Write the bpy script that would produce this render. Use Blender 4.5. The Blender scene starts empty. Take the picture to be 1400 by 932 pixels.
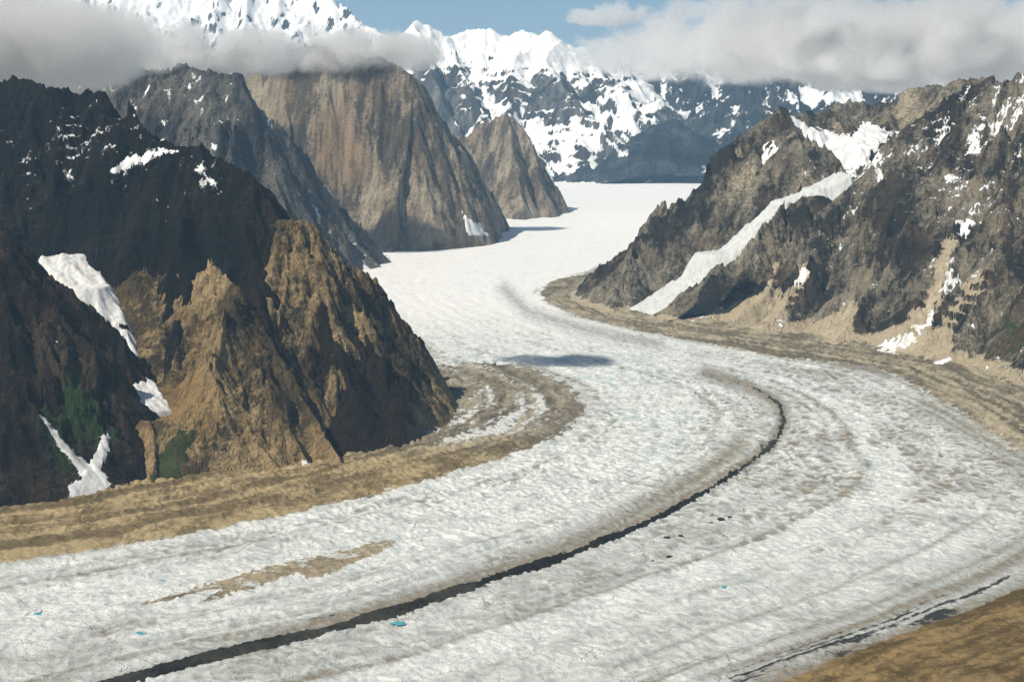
import bpy, math
import numpy as np
from mathutils import Vector, Matrix

sc = bpy.context.scene
COL = sc.collection
F32 = np.float32

# ------------------------------------------------------------------ survey
# camera over the valley; every place is given as a sight line (px, py of a
# 1400 x 932 frame) and a northing Y in metres and turned into a map point
H_CAM = 900.0
FPX = 1923.0
PITCH = math.atan((466 - 180) / FPX)
CP, SP = math.cos(PITCH), math.sin(PITCH)

def sight(px, py):
    u = (px - 700.0) / FPX
    v = (466.0 - py) / FPX
    return u, CP + v * SP, -SP + v * CP

def at(px, py, Y):
    dx, dy, dz = sight(px, py)
    t = Y / dy
    return (dx * t, Y, H_CAM + dz * t)

def zg(y):
    """height of the valley glacier: level at first, then climbing up-valley"""
    y = np.asarray(y, dtype=np.float64)
    a = (y - 4300.0) / 500.0
    return 0.035 * 500.0 * np.log1p(np.exp(np.clip(a, -30, 30))) * (a < 30) + 0.035 * (y - 4300.0) * (a >= 30)

def ground(px, py):
    dx, dy, dz = sight(px, py)
    lo, hi = 300.0, 60000.0
    for _ in range(60):
        m = 0.5 * (lo + hi)
        z = H_CAM + dz * m / dy
        if z > float(zg(m)): lo = m
        else: hi = m
    return (dx * lo / dy, lo)

def project(x, y, z):
    z = z - H_CAM
    d = y * CP - z * SP
    v = y * SP + z * CP
    return 700.0 + FPX * x / d, 466.0 - FPX * v / d

# ------------------------------------------------------------------ noise
def hsh(ix, iy, seed):
    a = ix.astype(np.int64).astype(np.uint32) * np.uint32(374761393) + iy.astype(np.int64).astype(np.uint32) * np.uint32(668265263) + np.uint32((seed * 2246822519) & 0xffffffff)
    a = (a ^ (a >> np.uint32(13))) * np.uint32(1274126177)
    a = a ^ (a >> np.uint32(16))
    b = (a * np.uint32(2654435761)); b = b ^ (b >> np.uint32(15))
    return (a & np.uint32(0xffff)).astype(F32) / 65535.0, (b & np.uint32(0xffff)).astype(F32) / 65535.0

def perlin(x, y, seed=0):
    x = np.asarray(x, dtype=np.float64); y = np.asarray(y, dtype=np.float64)
    ix, iy = np.floor(x), np.floor(y)
    fx, fy = (x - ix).astype(F32), (y - iy).astype(F32)
    u = fx * fx * fx * (fx * (fx * 6 - 15) + 10); v = fy * fy * fy * (fy * (fy * 6 - 15) + 10)
    def g(i, j):
        a, _ = hsh(ix + i, iy + j, seed)
        a = a * F32(6.2831853)
        return np.cos(a) * (fx - i) + np.sin(a) * (fy - j)
    n0 = g(0, 0) * (1 - u) + g(1, 0) * u
    n1 = g(0, 1) * (1 - u) + g(1, 1) * u
    return (n0 * (1 - v) + n1 * v) * F32(1.5)

def fbm(x, y, o=5, seed=0, gain=0.5):
    s = 0; a = 1.0; t = 0
    for k in range(o):
        s = s + a * perlin(x * 2.03 ** k + 17.3 * k, y * 2.03 ** k - 9.1 * k, seed + k); t += a; a *= gain
    return s / t

def ridged(x, y, o=5, seed=0, gain=0.5):
    s = 0; a = 1.0; t = 0; w = 1.0
    for k in range(o):
        n = 1 - np.abs(perlin(x * 2.07 ** k + 5.7 * k, y * 2.07 ** k + 3.3 * k, seed + k)); n = n * n
        s = s + a * n * w; t += a; a *= gain; w = np.clip(n * 1.6, 0, 1)
    return s / t

def stripes(x, y, dx, dy, seed=0):
    """locally coherent waves running across the direction (dx, dy)"""
    ix, iy = np.floor(x), np.floor(y)
    fx, fy = (x - ix).astype(F32), (y - iy).astype(F32)
    c = np.zeros_like(fx); s = np.zeros_like(fx); w_ = np.zeros_like(fx)
    for i in (-1, 0, 1):
        for j in (-1, 0, 1):
            a, b = hsh(ix + i, iy + j, seed)
            vx, vy = fx - i - a, fy - j - b
            w = np.exp(-2.2 * (vx * vx + vy * vy))
            m = (vx * dx + vy * dy) * F32(6.2831853)
            c += w * np.cos(m); s += w * np.sin(m); w_ += w
    return c / w_, s / w_

def facets(x, y, seed=0):
    """broken slabs: every cell is a tilted plane with its own offset"""
    ix, iy = np.floor(x), np.floor(y)
    fx, fy = (x - ix).astype(F32), (y - iy).astype(F32)
    best = np.full(fx.shape, 9.0, F32); val = np.zeros_like(fx)
    for i in (-1, 0, 1):
        for j in (-1, 0, 1):
            a, b = hsh(ix + i, iy + j, seed)
            tx, ty = hsh(ix + i, iy + j, seed + 501)
            vx, vy = fx - i - a, fy - j - b
            d = vx * vx + vy * vy
            v = (tx - 0.5) * 1.7 * vx + (ty - 0.5) * 1.7 * vy + (tx * 7.3 % 1.0 - 0.5) * 0.5
            m = d < best
            best = np.where(m, d, best); val = np.where(m, v, val)
    return val

def sstep(a, b, x):
    t = np.clip((x - a) / (b - a), 0, 1)
    return t * t * (3 - 2 * t)

def seg_dist(X, Y, pts):
    """unsigned distance to a polyline, signed side (+ = right hand of travel)"""
    best = np.full(X.shape, 1e12); side = np.zeros(X.shape)
    for (ax, ay), (bx, by) in zip(pts[:-1], pts[1:]):
        ex, ey = bx - ax, by - ay
        L = ex * ex + ey * ey + 1e-9
        t = np.clip(((X - ax) * ex + (Y - ay) * ey) / L, 0, 1)
        d = (X - ax - t * ex) ** 2 + (Y - ay - t * ey) ** 2
        m = d < best
        best = np.where(m, d, best)
        side = np.where(m, np.sign((X - ax) * ey - (Y - ay) * ex), side)
    return np.sqrt(best), side

def poly_sdf(X, Y, poly):
    """signed distance to a closed polygon, positive inside"""
    d, _ = seg_dist(X, Y, list(poly) + [poly[0]])
    ins = np.zeros(X.shape, bool)
    n = len(poly)
    for i in range(n):
        x0, y0 = poly[i]; x1, y1 = poly[(i + 1) % n]
        if y0 == y1: continue
        c = ((y0 > Y) != (y1 > Y)) & (X < (x1 - x0) * (Y - y0) / (y1 - y0) + x0)
        ins ^= c
    return np.where(ins, d, -d)

# ------------------------------------------------------------------ objects
def tag(o, label=None, cat=None, group=None, kind=None):
    if label: o['label'] = label
    if cat: o['category'] = cat
    if group: o['group'] = group
    if kind: o['kind'] = kind
    return o

def grid_mesh(name, P, keep, attrs, mat, parent=None, origin=(0, 0, 0), smooth=True):
    """P (r,c,3) grid of points; keep (r-1,c-1) mask of the faces that exist"""
    r, c = P.shape[:2]
    idx = np.arange(r * c).reshape(r, c)
    q = np.stack([idx[:-1, :-1], idx[:-1, 1:], idx[1:, 1:], idx[1:, :-1]], -1)[keep]
    used = np.zeros(r * c, bool); used[q.ravel()] = True
    remap = np.cumsum(used) - 1
    q = remap[q]
    V = (P.reshape(-1, 3)[used] - np.array(origin)).astype(F32)
    me = bpy.data.meshes.new(name)
    me.vertices.add(len(V)); me.vertices.foreach_set('co', V.ravel())
    nf = len(q)
    me.loops.add(nf * 4); me.loops.foreach_set('vertex_index', q.ravel().astype(np.int32))
    me.polygons.add(nf)
    me.polygons.foreach_set('loop_start', (np.arange(nf) * 4).astype(np.int32))
    me.polygons.foreach_set('loop_total', np.full(nf, 4, np.int32))
    me.polygons.foreach_set('use_smooth', np.full(nf, smooth, bool))
    me.update(calc_edges=True)
    for k, a in attrs.items():
        at_ = me.attributes.new(k, 'FLOAT', 'POINT')
        at_.data.foreach_set('value', a.reshape(-1)[used].astype(F32))
    me.materials.append(mat)
    o = bpy.data.objects.new(name, me); COL.objects.link(o)
    if parent is not None:
        o.parent = parent
    else:
        o.location = origin
    return o

# ------------------------------------------------------------------ materials
class NT:
    def __init__(s, name):
        s.m = bpy.data.materials.new(name); s.m.use_nodes = True
        s.t = s.m.node_tree; s.t.nodes.clear()
        s.out = s.t.nodes.new('ShaderNodeOutputMaterial')
    def n(s, t, **kw):
        nd = s.t.nodes.new(t)
        for k, v in kw.items(): setattr(nd, k, v)
        return nd
    def l(s, a, b): s.t.links.new(a, b)
    def setin(s, sock, v):
        if hasattr(v, 'is_linked') or hasattr(v, 'links'): s.l(v, sock)
        else: sock.default_value = v
    def math(s, op, a, b=None, clamp=False):
        nd = s.n('ShaderNodeMath', operation=op); nd.use_clamp = clamp
        s.setin(nd.inputs[0], a)
        if b is not None: s.setin(nd.inputs[1], b)
        return nd.outputs[0]
    def attr(s, name): return s.n('ShaderNodeAttribute', attribute_name=name).outputs['Fac']
    def coord(s, scale=(1, 1, 1), rot=(0, 0, 0)):
        tc = s.n('ShaderNodeTexCoord'); mp = s.n('ShaderNodeMapping')
        mp.inputs['Scale'].default_value = scale; mp.inputs['Rotation'].default_value = rot
        s.l(tc.outputs['Object'], mp.inputs['Vector']); return mp.outputs[0]
    def noise(s, vec, scale, detail=6, rough=0.55, dist=0.0):
        nd = s.n('ShaderNodeTexNoise'); s.l(vec, nd.inputs['Vector'])
        nd.inputs['Scale'].default_value = scale; nd.inputs['Detail'].default_value = detail
        nd.inputs['Roughness'].default_value = rough; nd.inputs['Distortion'].default_value = dist
        return nd.outputs['Fac']
    def ramp(s, fac, a, b):
        nd = s.n('ShaderNodeMapRange'); nd.interpolation_type = 'SMOOTHSTEP'
        s.setin(nd.inputs['Value'], fac); nd.inputs['From Min'].default_value = a; nd.inputs['From Max'].default_value = b
        return nd.outputs[0]
    def mix(s, fac, a, b, mode='MIX'):
        nd = s.n('ShaderNodeMix', data_type='RGBA', blend_type=mode)
        s.setin(nd.inputs[0], fac)
        for sock, v in ((nd.inputs[6], a), (nd.inputs[7], b)):
            if isinstance(v, tuple): sock.default_value = (*v, 1)
            else: s.l(v, sock)
        return nd.outputs[2]
    def bump(s, h, strength, dist, normal=None):
        nd = s.n('ShaderNodeBump'); s.l(h, nd.inputs['Height'])
        nd.inputs['Strength'].default_value = strength; nd.inputs['Distance'].default_value = dist
        if normal is not None: s.l(normal, nd.inputs['Normal'])
        return nd.outputs[0]
    def finish(s, col, rough, normal=None, spec=0.3):
        b = s.n('ShaderNodeBsdfPrincipled')
        s.setin(b.inputs['Base Color'], (*col, 1) if isinstance(col, tuple) else col)
        s.setin(b.inputs['Roughness'], rough)
        b.inputs['Specular IOR Level'].default_value = spec
        if normal is not None: s.l(normal, b.inputs['Normal'])
        s.l(b.outputs[0], s.out.inputs['Surface'])
        return s.m

SNOW = (0.80, 0.81, 0.82)

def rock_mat(name, dark, mid, light, warm=(0.26, 0.15, 0.08), fine=1.0, snowcol=SNOW, snowscale=1.0, crack=0.3, green=(0.014, 0.030, 0.008), scree=(0.30, 0.24, 0.16)):
    k = NT(name)
    c = k.coord(); cs = k.coord((1, 1, 0.22)); ct = k.coord((1, 1, 2.0), (0.35, 0.2, 0))
    big = k.noise(c, 0.0045 * fine, 5, 0.6)
    strk = k.noise(cs, 0.022 * fine, 8, 0.65, 0.6)
    lay = k.noise(ct, 0.035 * fine, 8, 0.7, 0.4)
    fin = k.noise(c, 0.12 * fine, 8, 0.7)
    t = k.math('ADD', k.math('MULTIPLY', strk, 0.55), k.math('MULTIPLY', lay, 0.45))
    t = k.math('ADD', t, k.math('MULTIPLY', k.attr('tone'), 0.24))
    col = k.mix(k.ramp(t, 0.41, 0.53), dark, mid)
    col = k.mix(k.ramp(k.math('ADD', k.math('MULTIPLY', t, 0.6), k.math('MULTIPLY', fin, 0.4)), 0.50, 0.61), col, light)
    col = k.mix(k.math('MULTIPLY', k.ramp(big, 0.45, 0.70), 0.55), col, k.mix(strk, dark, warm))
    wt = k.math('ADD', k.attr('warm'), k.math('MULTIPLY', k.math('SUBTRACT', strk, 0.5), 1.1))
    col = k.mix(k.math('MULTIPLY', k.ramp(wt, 0.3, 0.9), 0.8), col, warm)
    # scree / moraine dust
    sf = k.math('ADD', k.attr('scree'), k.math('MULTIPLY', k.math('SUBTRACT', lay, 0.5), 0.9))
    scol = k.mix(fin, tuple(x * 0.72 for x in scree), tuple(x * 1.2 for x in scree))
    col = k.mix(k.ramp(sf, 0.42, 0.62), col, scol)
    # moss and grass
    gf = k.math('ADD', k.attr('green'), k.math('MULTIPLY', k.math('SUBTRACT', lay, 0.5), 0.9))
    col = k.mix(k.ramp(gf, 0.45, 0.62), col, k.mix(fin, green, tuple(x * 2.0 for x in green)))
    # snow
    nf = k.math('ADD', k.attr('snow'), k.math('MULTIPLY', k.math('SUBTRACT', k.noise(k.coord((1, 1, 0.5)), 0.07 * fine * snowscale, 8, 0.62, 0.5), 0.5), 1.0))
    sn = k.ramp(nf, 0.47, 0.56)
    col = k.mix(sn, col, snowcol)
    vd = k.n('ShaderNodeTexVoronoi', feature='DISTANCE_TO_EDGE')
    wn = k.n('ShaderNodeTexNoise'); k.l(cs, wn.inputs['Vector']); wn.inputs['Scale'].default_value = 0.03 * fine; wn.inputs['Detail'].default_value = 5
    ws = k.n('ShaderNodeVectorMath', operation='SCALE'); k.l(wn.outputs['Color'], ws.inputs[0]); ws.inputs['Scale'].default_value = 26 / fine
    wa = k.n('ShaderNodeVectorMath', operation='ADD'); k.l(k.coord((1, 1, 0.4), (0.25, 0.15, 0)), wa.inputs[0]); k.l(ws.outputs[0], wa.inputs[1])
    k.l(wa.outputs[0], vd.inputs['Vector']); vd.inputs['Scale'].default_value = 0.032 * fine
    crk = k.ramp(vd.outputs['Distance'], 0.0, 0.16)
    bh = k.math('ADD', k.math('MULTIPLY', crk, crack), k.math('MULTIPLY', strk, 0.6))
    bh = k.math('ADD', bh, k.math('ADD', k.math('MULTIPLY', lay, 0.6), k.math('MULTIPLY', fin, 0.5)))
    bh = k.math('MULTIPLY', bh, k.math('SUBTRACT', 1.0, k.math('MULTIPLY', sn, 0.8)))
    nrm = k.bump(bh, 1.0, 14.0 / fine)
    return k.finish(col, 0.92, nrm, 0.15)

def snow_mat(name, a=SNOW, b=(0.74, 0.76, 0.78), scale=0.03, dirt=None, amount=0.0, bump=3.0):
    k = NT(name)
    c = k.coord(); ct = k.coord((1, 0.35, 0.5), (0, 0, 0.5))
    n1 = k.noise(ct, scale, 7, 0.6, 0.4); n2 = k.noise(c, scale * 4, 6, 0.6)
    col = k.mix(n1, b, a)
    if dirt:
        col = k.mix(k.math('MULTIPLY', k.ramp(k.math('ADD', k.math('MULTIPLY', n1, 0.6), k.math('MULTIPLY', n2, 0.4)), 0.55 - amount * 0.2, 0.62), amount), col, dirt)
    return k.finish(col, 0.75, k.bump(k.math('ADD', n1, k.math('MULTIPLY', n2, 0.4)), 0.8, bump), 0.25)

def rubble_mat(name, dark, light, scale=0.05, bump=3.0, ice=0.0, icecol=(0.62, 0.64, 0.63)):
    k = NT(name)
    c = k.coord()
    n1 = k.noise(c, scale, 8, 0.7); n2 = k.noise(c, scale * 5, 6, 0.7); n3 = k.noise(c, scale * 0.15, 4, 0.6)
    t = k.math('ADD', k.math('MULTIPLY', n1, 0.35), k.math('ADD', k.math('MULTIPLY', n2, 0.40), k.math('MULTIPLY', n3, 0.25)))
    t = k.math('ADD', t, k.math('MULTIPLY', k.attr('tone'), 0.3))
    col = k.mix(k.ramp(t, 0.42, 0.60), dark, light)
    col = k.mix(k.attr('grey'), col, k.mix(k.ramp(t, 0.38, 0.62), (0.12, 0.108, 0.085), (0.36, 0.335, 0.275)))
    fi = k.math('ADD', k.attr('ice'), k.math('MULTIPLY', k.math('SUBTRACT', k.math('ADD', k.math('MULTIPLY', n1, 0.5), k.math('MULTIPLY', n2, 0.5)), 0.5), 1.6))
    col = k.mix(k.math('MULTIPLY', k.ramp(fi, 0.45, 0.65), 0.92), col, icecol)
    return k.finish(col, 0.95, k.bump(t, 1.0, bump * 2.5), 0.1)

M = {}
M['dark'] = rock_mat('shade_darkened_rock', (0.004, 0.004, 0.004), (0.009, 0.0085, 0.008), (0.022, 0.020, 0.018), (0.022, 0.014, 0.008), 1.3)  # dark rock painted near black, deepening the cloud's shadow in its base colour
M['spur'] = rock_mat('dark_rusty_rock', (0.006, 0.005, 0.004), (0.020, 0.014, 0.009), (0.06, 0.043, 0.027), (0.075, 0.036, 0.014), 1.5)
M['brown'] = rock_mat('brown_crag_rock', (0.045, 0.036, 0.022), (0.19, 0.137, 0.070), (0.38, 0.285, 0.155), (0.27, 0.175, 0.07), 1.5, scree=(0.30, 0.22, 0.115))
M['granite'] = rock_mat('banded_granite', (0.075, 0.064, 0.05), (0.22, 0.176, 0.124), (0.39, 0.335, 0.25), (0.32, 0.215, 0.13), 0.75, crack=0.1)
M['greyrock'] = rock_mat('grey_ridge_rock', (0.03, 0.031, 0.032), (0.085, 0.08, 0.072), (0.17, 0.155, 0.13), (0.14, 0.11, 0.075), 0.8)
M['right'] = rock_mat('mottled_mountain_rock', (0.022, 0.020, 0.016), (0.11, 0.096, 0.07), (0.28, 0.245, 0.185), (0.22, 0.14, 0.075), 1.1, scree=(0.46, 0.385, 0.27))
M['far'] = rock_mat('far_mountain_rock', (0.04, 0.042, 0.045), (0.10, 0.10, 0.098), (0.20, 0.19, 0.17), (0.16, 0.13, 0.10), 0.5, snowcol=(0.84, 0.84, 0.84), snowscale=0.3)
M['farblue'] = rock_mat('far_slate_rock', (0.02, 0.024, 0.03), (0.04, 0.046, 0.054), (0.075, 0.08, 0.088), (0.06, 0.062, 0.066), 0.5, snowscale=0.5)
M['snow'] = snow_mat('old_firn_snow', SNOW, (0.72, 0.73, 0.73), 0.03, (0.40, 0.36, 0.29), 0.5)
M['icefall'] = snow_mat('crevassed_ice', (0.74, 0.755, 0.76), (0.50, 0.53, 0.54), 0.05, (0.36, 0.345, 0.31), 0.6, 5.0)
M['cleansnow'] = snow_mat('clean_snow', (0.83, 0.83, 0.83), (0.70, 0.72, 0.74), 0.02)
M['scree'] = rubble_mat('pale_scree', (0.24, 0.20, 0.14), (0.50, 0.425, 0.30), 0.06, 1.5)
M['grass'] = rubble_mat('alpine_grass', (0.020, 0.030, 0.010), (0.060, 0.068, 0.026), 0.10, 1.0)

# ------------------------------------------------------------------ mountains
def pieces(mask, least=25):
    """connected regions of a face mask, largest first"""
    todo = set(zip(*[a.tolist() for a in np.nonzero(mask)])); out = []
    while todo:
        st = [todo.pop()]; reg = []
        while st:
            a, b = st.pop(); reg.append((a, b))
            for i in (-1, 0, 1):
                for j in (-1, 0, 1):
                    q = (a + i, b + j)
                    if q in todo: todo.remove(q); st.append(q)
        if len(reg) >= least: out.append(reg)
    out.sort(key=len, reverse=True); res = []
    for reg in out:
        m = np.zeros(mask.shape, bool); ii = np.array(reg); m[ii[:, 0], ii[:, 1]] = True; res.append(m)
    return res

def mountain(name, mat, ridges, cell, pad, ero=(240, 45, 4), crag=14, seed=1, label=None, cat='mountain',
             snow=None, warm=None, green=None, scree=None, patches=(), bounds=None, sharp=0.7, base_drop=10.0, carve=(), toe=0.0, tone=None, slab=0.55):
    """ridges: list of (points[(px,py,Y)], k_left, k_right[, flat_half_width, end_slope])"""
    R = []
    for rd in ridges:
        pts = [at(*p) for p in rd[0]]
        R.append((pts, rd[1], rd[2], rd[3] if len(rd) > 3 else 0.0, rd[4] if len(rd) > 4 else None))
    allp = np.array([p for r in R for p in r[0]])
    x0, y0 = allp[:, 0].min() - pad, allp[:, 1].min() - pad
    x1, y1 = allp[:, 0].max() + pad, allp[:, 1].max() + pad
    if bounds:
        x0, x1 = max(x0, bounds[0]), min(x1, bounds[1]); y0, y1 = max(y0, bounds[2]), min(y1, bounds[3])
    xs = np.arange(x0, x1, cell); ys = np.arange(y0, y1, cell)
    X, Y = np.meshgrid(xs, ys)
    # meander the ridges a little
    wx = X + 60 * fbm(X / 420, Y / 420, 3, seed + 50) * (cell / 6.0) ** 0.5
    wy = Y + 60 * fbm(X / 420, Y / 420, 3, seed + 60) * (cell / 6.0) ** 0.5
    h = np.full(X.shape, -900.0); dmin = np.full(X.shape, 1e9)
    for pts, kl, kr, fw, ke in R:
        for i, ((ax, ay, az), (bx, by, bz)) in enumerate(zip(pts[:-1], pts[1:])):
            ex, ey = bx - ax, by - ay
            L2 = ex * ex + ey * ey + 1e-9
            tr = ((wx - ax) * ex + (wy - ay) * ey) / L2
            t = np.clip(tr, 0, 1)
            d = np.hypot(wx - ax - t * ex, wy - ay - t * ey)
            if fw == 0: dmin = np.minimum(dmin, d)
            cr = ((wx - ax) * ey - (wy - ay) * ex)
            k = np.where(cr > 0, kr, kl)
            drop = np.where(d < fw, 0.12 * d, 0.12 * fw + k * (d - fw)) if fw > 0 else k * d
            if ke is not None:
                over = np.maximum(np.maximum(-tr, tr - 1), 0) * math.sqrt(L2)
                first, last = i == 0, i == len(pts) - 2
                use = (tr < 0) if first and not last else ((tr > 1) if last and not first else ((tr < 0) | (tr > 1)))
                drop = drop + np.where(use, ke * over, 0)
            hh = az + (bz - az) * t - drop
            # smooth maximum
            s = 16.0 * (cell / 5.0) ** 0.5
            df = np.clip(0.5 + 0.5 * (hh - h) / s, 0, 1)
            h = h * (1 - df) + hh * df + s * df * (1 - df)
    base = zg(Y)
    if toe > 0:
        a = h - base
        h = np.where(a < toe, base + toe * np.exp(np.clip(a / toe - 1, -9, 0)) - 7 * sstep(toe, 0, a), h)
    chan = np.full(X.shape, 1e9)
    for cpts, cw, ck, cdep in carve:
        pts = [at(*p) for p in cpts]
        for (ax, ay, az), (bx, by, bz) in zip(pts[:-1], pts[1:]):
            ex, ey = bx - ax, by - ay
            t = np.clip(((wx - ax) * ex + (wy - ay) * ey) / (ex * ex + ey * ey), 0, 1)
            d = np.hypot(wx - ax - t * ex, wy - ay - t * ey)
            zc = az + (bz - az) * t - cdep + ck * np.maximum(d - cw, 0)
            chan = np.minimum(chan, d - cw)
            sm = 10.0
            df = np.clip(0.5 + 0.5 * (h - zc) / sm, 0, 1)
            h = h * (1 - df) + zc * df - sm * df * (1 - df)
    # worn flanks: run-out towards the valley floor
    above = h - base
    wl, amp, octs = ero
    gy_, gx_ = np.gradient(h, cell)
    e = np.zeros_like(h); e0 = None
    fade = sstep(-40, 200, above) * (0.08 + 0.92 * sstep(-5, 130, chan))
    gx, gy = gx_.copy(), gy_.copy()
    for o in range(octs):
        sl = np.sqrt(gx * gx + gy * gy) + 1e-6
        st = np.clip(sl * 1.4, 0, 1)
        dx, dy = (-gy / sl).astype(F32), (gx / sl).astype(F32)
        wob = 0.35 * wl
        c, s = stripes((X + wob * perlin(X / (2.2 * wl), Y / (2.2 * wl), seed + o)) / wl, (Y + wob * perlin(X / (2.2 * wl), Y / (2.2 * wl), seed + 7 + o)) / wl, dx, dy, seed + 11 * o)
        v = sharp * (1 - 2 * np.sqrt(np.clip((1 - c) * 0.5, 0, 1)) + 0.2) + (1 - sharp) * c
        e = e + amp * st * v * (0.25 + 0.75 * sstep(0.0, 0.45 * wl, dmin))
        if o == 0: e0 = v
        gx = gx - amp * st * s * 6.283 / wl * dx
        gy = gy - amp * st * s * 6.283 / wl * dy
        amp *= 0.52; wl *= 0.5
    e = e * fade
    L = crag * 11.0
    qx, qy = X + 0.3 * L * fbm(X / L, Y / L, 3, seed + 88), Y + 0.3 * L * fbm(X / L, Y / L, 3, seed + 89)
    cg = crag * (ridged(qx / L, qy / L, 6, seed + 90, 0.55) - 0.45) * 2.0 * fade
    cg = cg + crag * 1.6 * perlin(X / (L * 0.8), Y / (L * 0.8), seed + 92) * sstep(1.2 * L, 0, dmin) * fade
    for fl, fa, sd_ in ((crag * 7.5, 0.85, 201), (crag * 3.2, 0.75, 211), (crag * 1.5, 0.6, 221)):
        if fl < cell * 2.5: continue
        ax_ = qx + 0.35 * fl * fbm(X / (fl * 0.8), Y / (fl * 0.8), 3, seed + sd_ + 1)
        ay_ = qy + 0.35 * fl * fbm(X / (fl * 0.8), Y / (fl * 0.8), 3, seed + sd_ + 2)
        cg = cg + slab * fa * fl * facets(ax_ / fl, ay_ / fl, seed + sd_) * fade * np.clip(0.55 + 1.6 * fbm(X / (fl * 4), Y / (fl * 4), 2, seed + sd_ + 3), 0.1, 1.4)
    # ledges: broken steps across the slope
    led = crag * 2.6
    zz_ = (h + e + cg) / led + 1.4 * fbm(X / (L * 1.3), Y / (L * 1.3), 4, seed + 95)
    fr = zz_ - np.floor(zz_)
    cg = cg + led * 0.55 * (sstep(0.25, 0.75, fr) - fr) * fade * sstep(-0.2, 0.3, fbm(X / (L * 2), Y / (L * 2), 3, seed + 96))
    z = h + e + cg
    above = z - base
    sy, sx = np.gradient(z, cell)
    slope = np.sqrt(sx * sx + sy * sy)
    n1 = fbm(X / 260, Y / 260, 4, seed + 33); n2 = fbm(X / 70, Y / 70, 4, seed + 34) + 0.55 * fbm(X / (cell * 5), Y / (cell * 5), 3, seed + 35)
    gully = -e0
    px, py = project(X, Y, z)
    env = dict(X=X, Y=Y, z=z, above=above, slope=slope, n1=n1, n2=n2, gully=gully, px=px, py=py, sx=sx, sy=sy)
    A = {}
    for nm, fn in (('snow', snow), ('warm', warm), ('green', green), ('scree', scree), ('tone', tone or (lambda e: 1.6 * e['n1'] + 0.6 * e['n2']))):
        A[nm] = np.clip(fn(env), -1.5, 2.0) if fn else np.full(X.shape, -1.0)
    vis = above > -base_drop
    keep = vis[:-1, :-1] | vis[1:, :-1] | vis[:-1, 1:] | vis[1:, 1:]
    P = np.stack([X, Y, z], -1)
    org = (float(0.5 * (x0 + x1)), float(0.5 * (y0 + y1)), float(zg(0.5 * (y0 + y1))))
    SDS = []
    for pt in patches:
        nm, pm, poly, thick = pt[:4]
        wob = pt[4] if len(pt) > 4 else 5.0
        extra = pt[5] if len(pt) > 5 else 0.0
        sd = poly_sdf(px, py, poly)
        sd = sd + wob * (fbm(X / 45, Y / 45, 4, seed + 70) * 1.6 + fbm(X / 17, Y / 17, 4, seed + 71) * 1.3 + 0.6 * gully) - extra * (slope - 0.8)
        SDS.append(sd)
        kind_ = {'grass_patch': 'green', 'scree_fan': 'scree'}.get(nm, 'snow')
        A[kind_] = np.maximum(A[kind_], 0.44 + np.clip(sd / 14, -1.2, 0.0) * 0.55 + 0.25 * n2)
    o = grid_mesh(name, P, keep, A, mat, None, org)
    tag(o, label, cat)
    for pt, sd in zip(patches, SDS):
        nm, pm, poly, thick = pt[:4]
        m = sd * thick * 0.16
        zz = z + np.clip(m, -6, thick)
        zz = np.where(m > 0, np.maximum(zz, h + 0.7 * e + 0.45 * cg + np.clip(m, -6, thick)), zz)
        on = sd > -2.0
        kp = (on[:-1, :-1] & on[1:, :-1] & on[:-1, 1:] & on[1:, 1:]) & keep
        for piece in pieces(kp)[:5]:
            c = grid_mesh(nm, np.stack([X, Y, zz], -1), piece, {'ice': np.full(X.shape, -1.0)}, pm, o, org)
    return o

def blob(e, cx, cy, rx, ry):
    return 1 - np.sqrt(((e['px'] - cx) / rx) ** 2 + ((e['py'] - cy) / ry) ** 2)

GULLY_LINE = [(88, 352, 4290), (120, 395, 4170), (150, 440, 4060), (165, 490, 3960), (195, 545, 3830), (212, 568, 3770)]
TONGUE_LINE = [(1150, 244, 6700), (1118, 264, 6670), (1062, 284, 6640), (1028, 311, 6620), (985, 350, 6590), (940, 390, 6540), (905, 414, 6470), (878, 430, 6410)]
GULLY = (GULLY_LINE, 52, 1.0, 8)
TONGUE = (TONGUE_LINE[3:], 112, 1.1, 6)
NECK = (TONGUE_LINE[:4], 66, 1.1, 6)
# --- left side ------------------------------------------------------
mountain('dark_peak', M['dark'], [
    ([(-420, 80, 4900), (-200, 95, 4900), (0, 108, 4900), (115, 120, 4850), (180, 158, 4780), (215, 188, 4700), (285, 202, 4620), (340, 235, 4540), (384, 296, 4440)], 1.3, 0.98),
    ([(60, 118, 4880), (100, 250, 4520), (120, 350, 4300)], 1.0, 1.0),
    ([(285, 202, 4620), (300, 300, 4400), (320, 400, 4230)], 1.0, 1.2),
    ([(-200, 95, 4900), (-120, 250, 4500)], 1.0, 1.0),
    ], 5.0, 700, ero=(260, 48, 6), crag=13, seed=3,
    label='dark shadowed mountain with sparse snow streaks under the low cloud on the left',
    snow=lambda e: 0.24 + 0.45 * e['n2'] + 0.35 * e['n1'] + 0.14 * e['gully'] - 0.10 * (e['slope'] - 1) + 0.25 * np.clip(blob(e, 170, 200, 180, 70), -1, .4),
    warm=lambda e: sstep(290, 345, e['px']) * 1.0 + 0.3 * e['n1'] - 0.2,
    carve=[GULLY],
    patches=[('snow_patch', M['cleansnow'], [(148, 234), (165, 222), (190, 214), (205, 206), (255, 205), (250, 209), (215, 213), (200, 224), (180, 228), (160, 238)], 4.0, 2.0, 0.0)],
    bounds=(-2900, -300, 3700, 5700))

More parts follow.
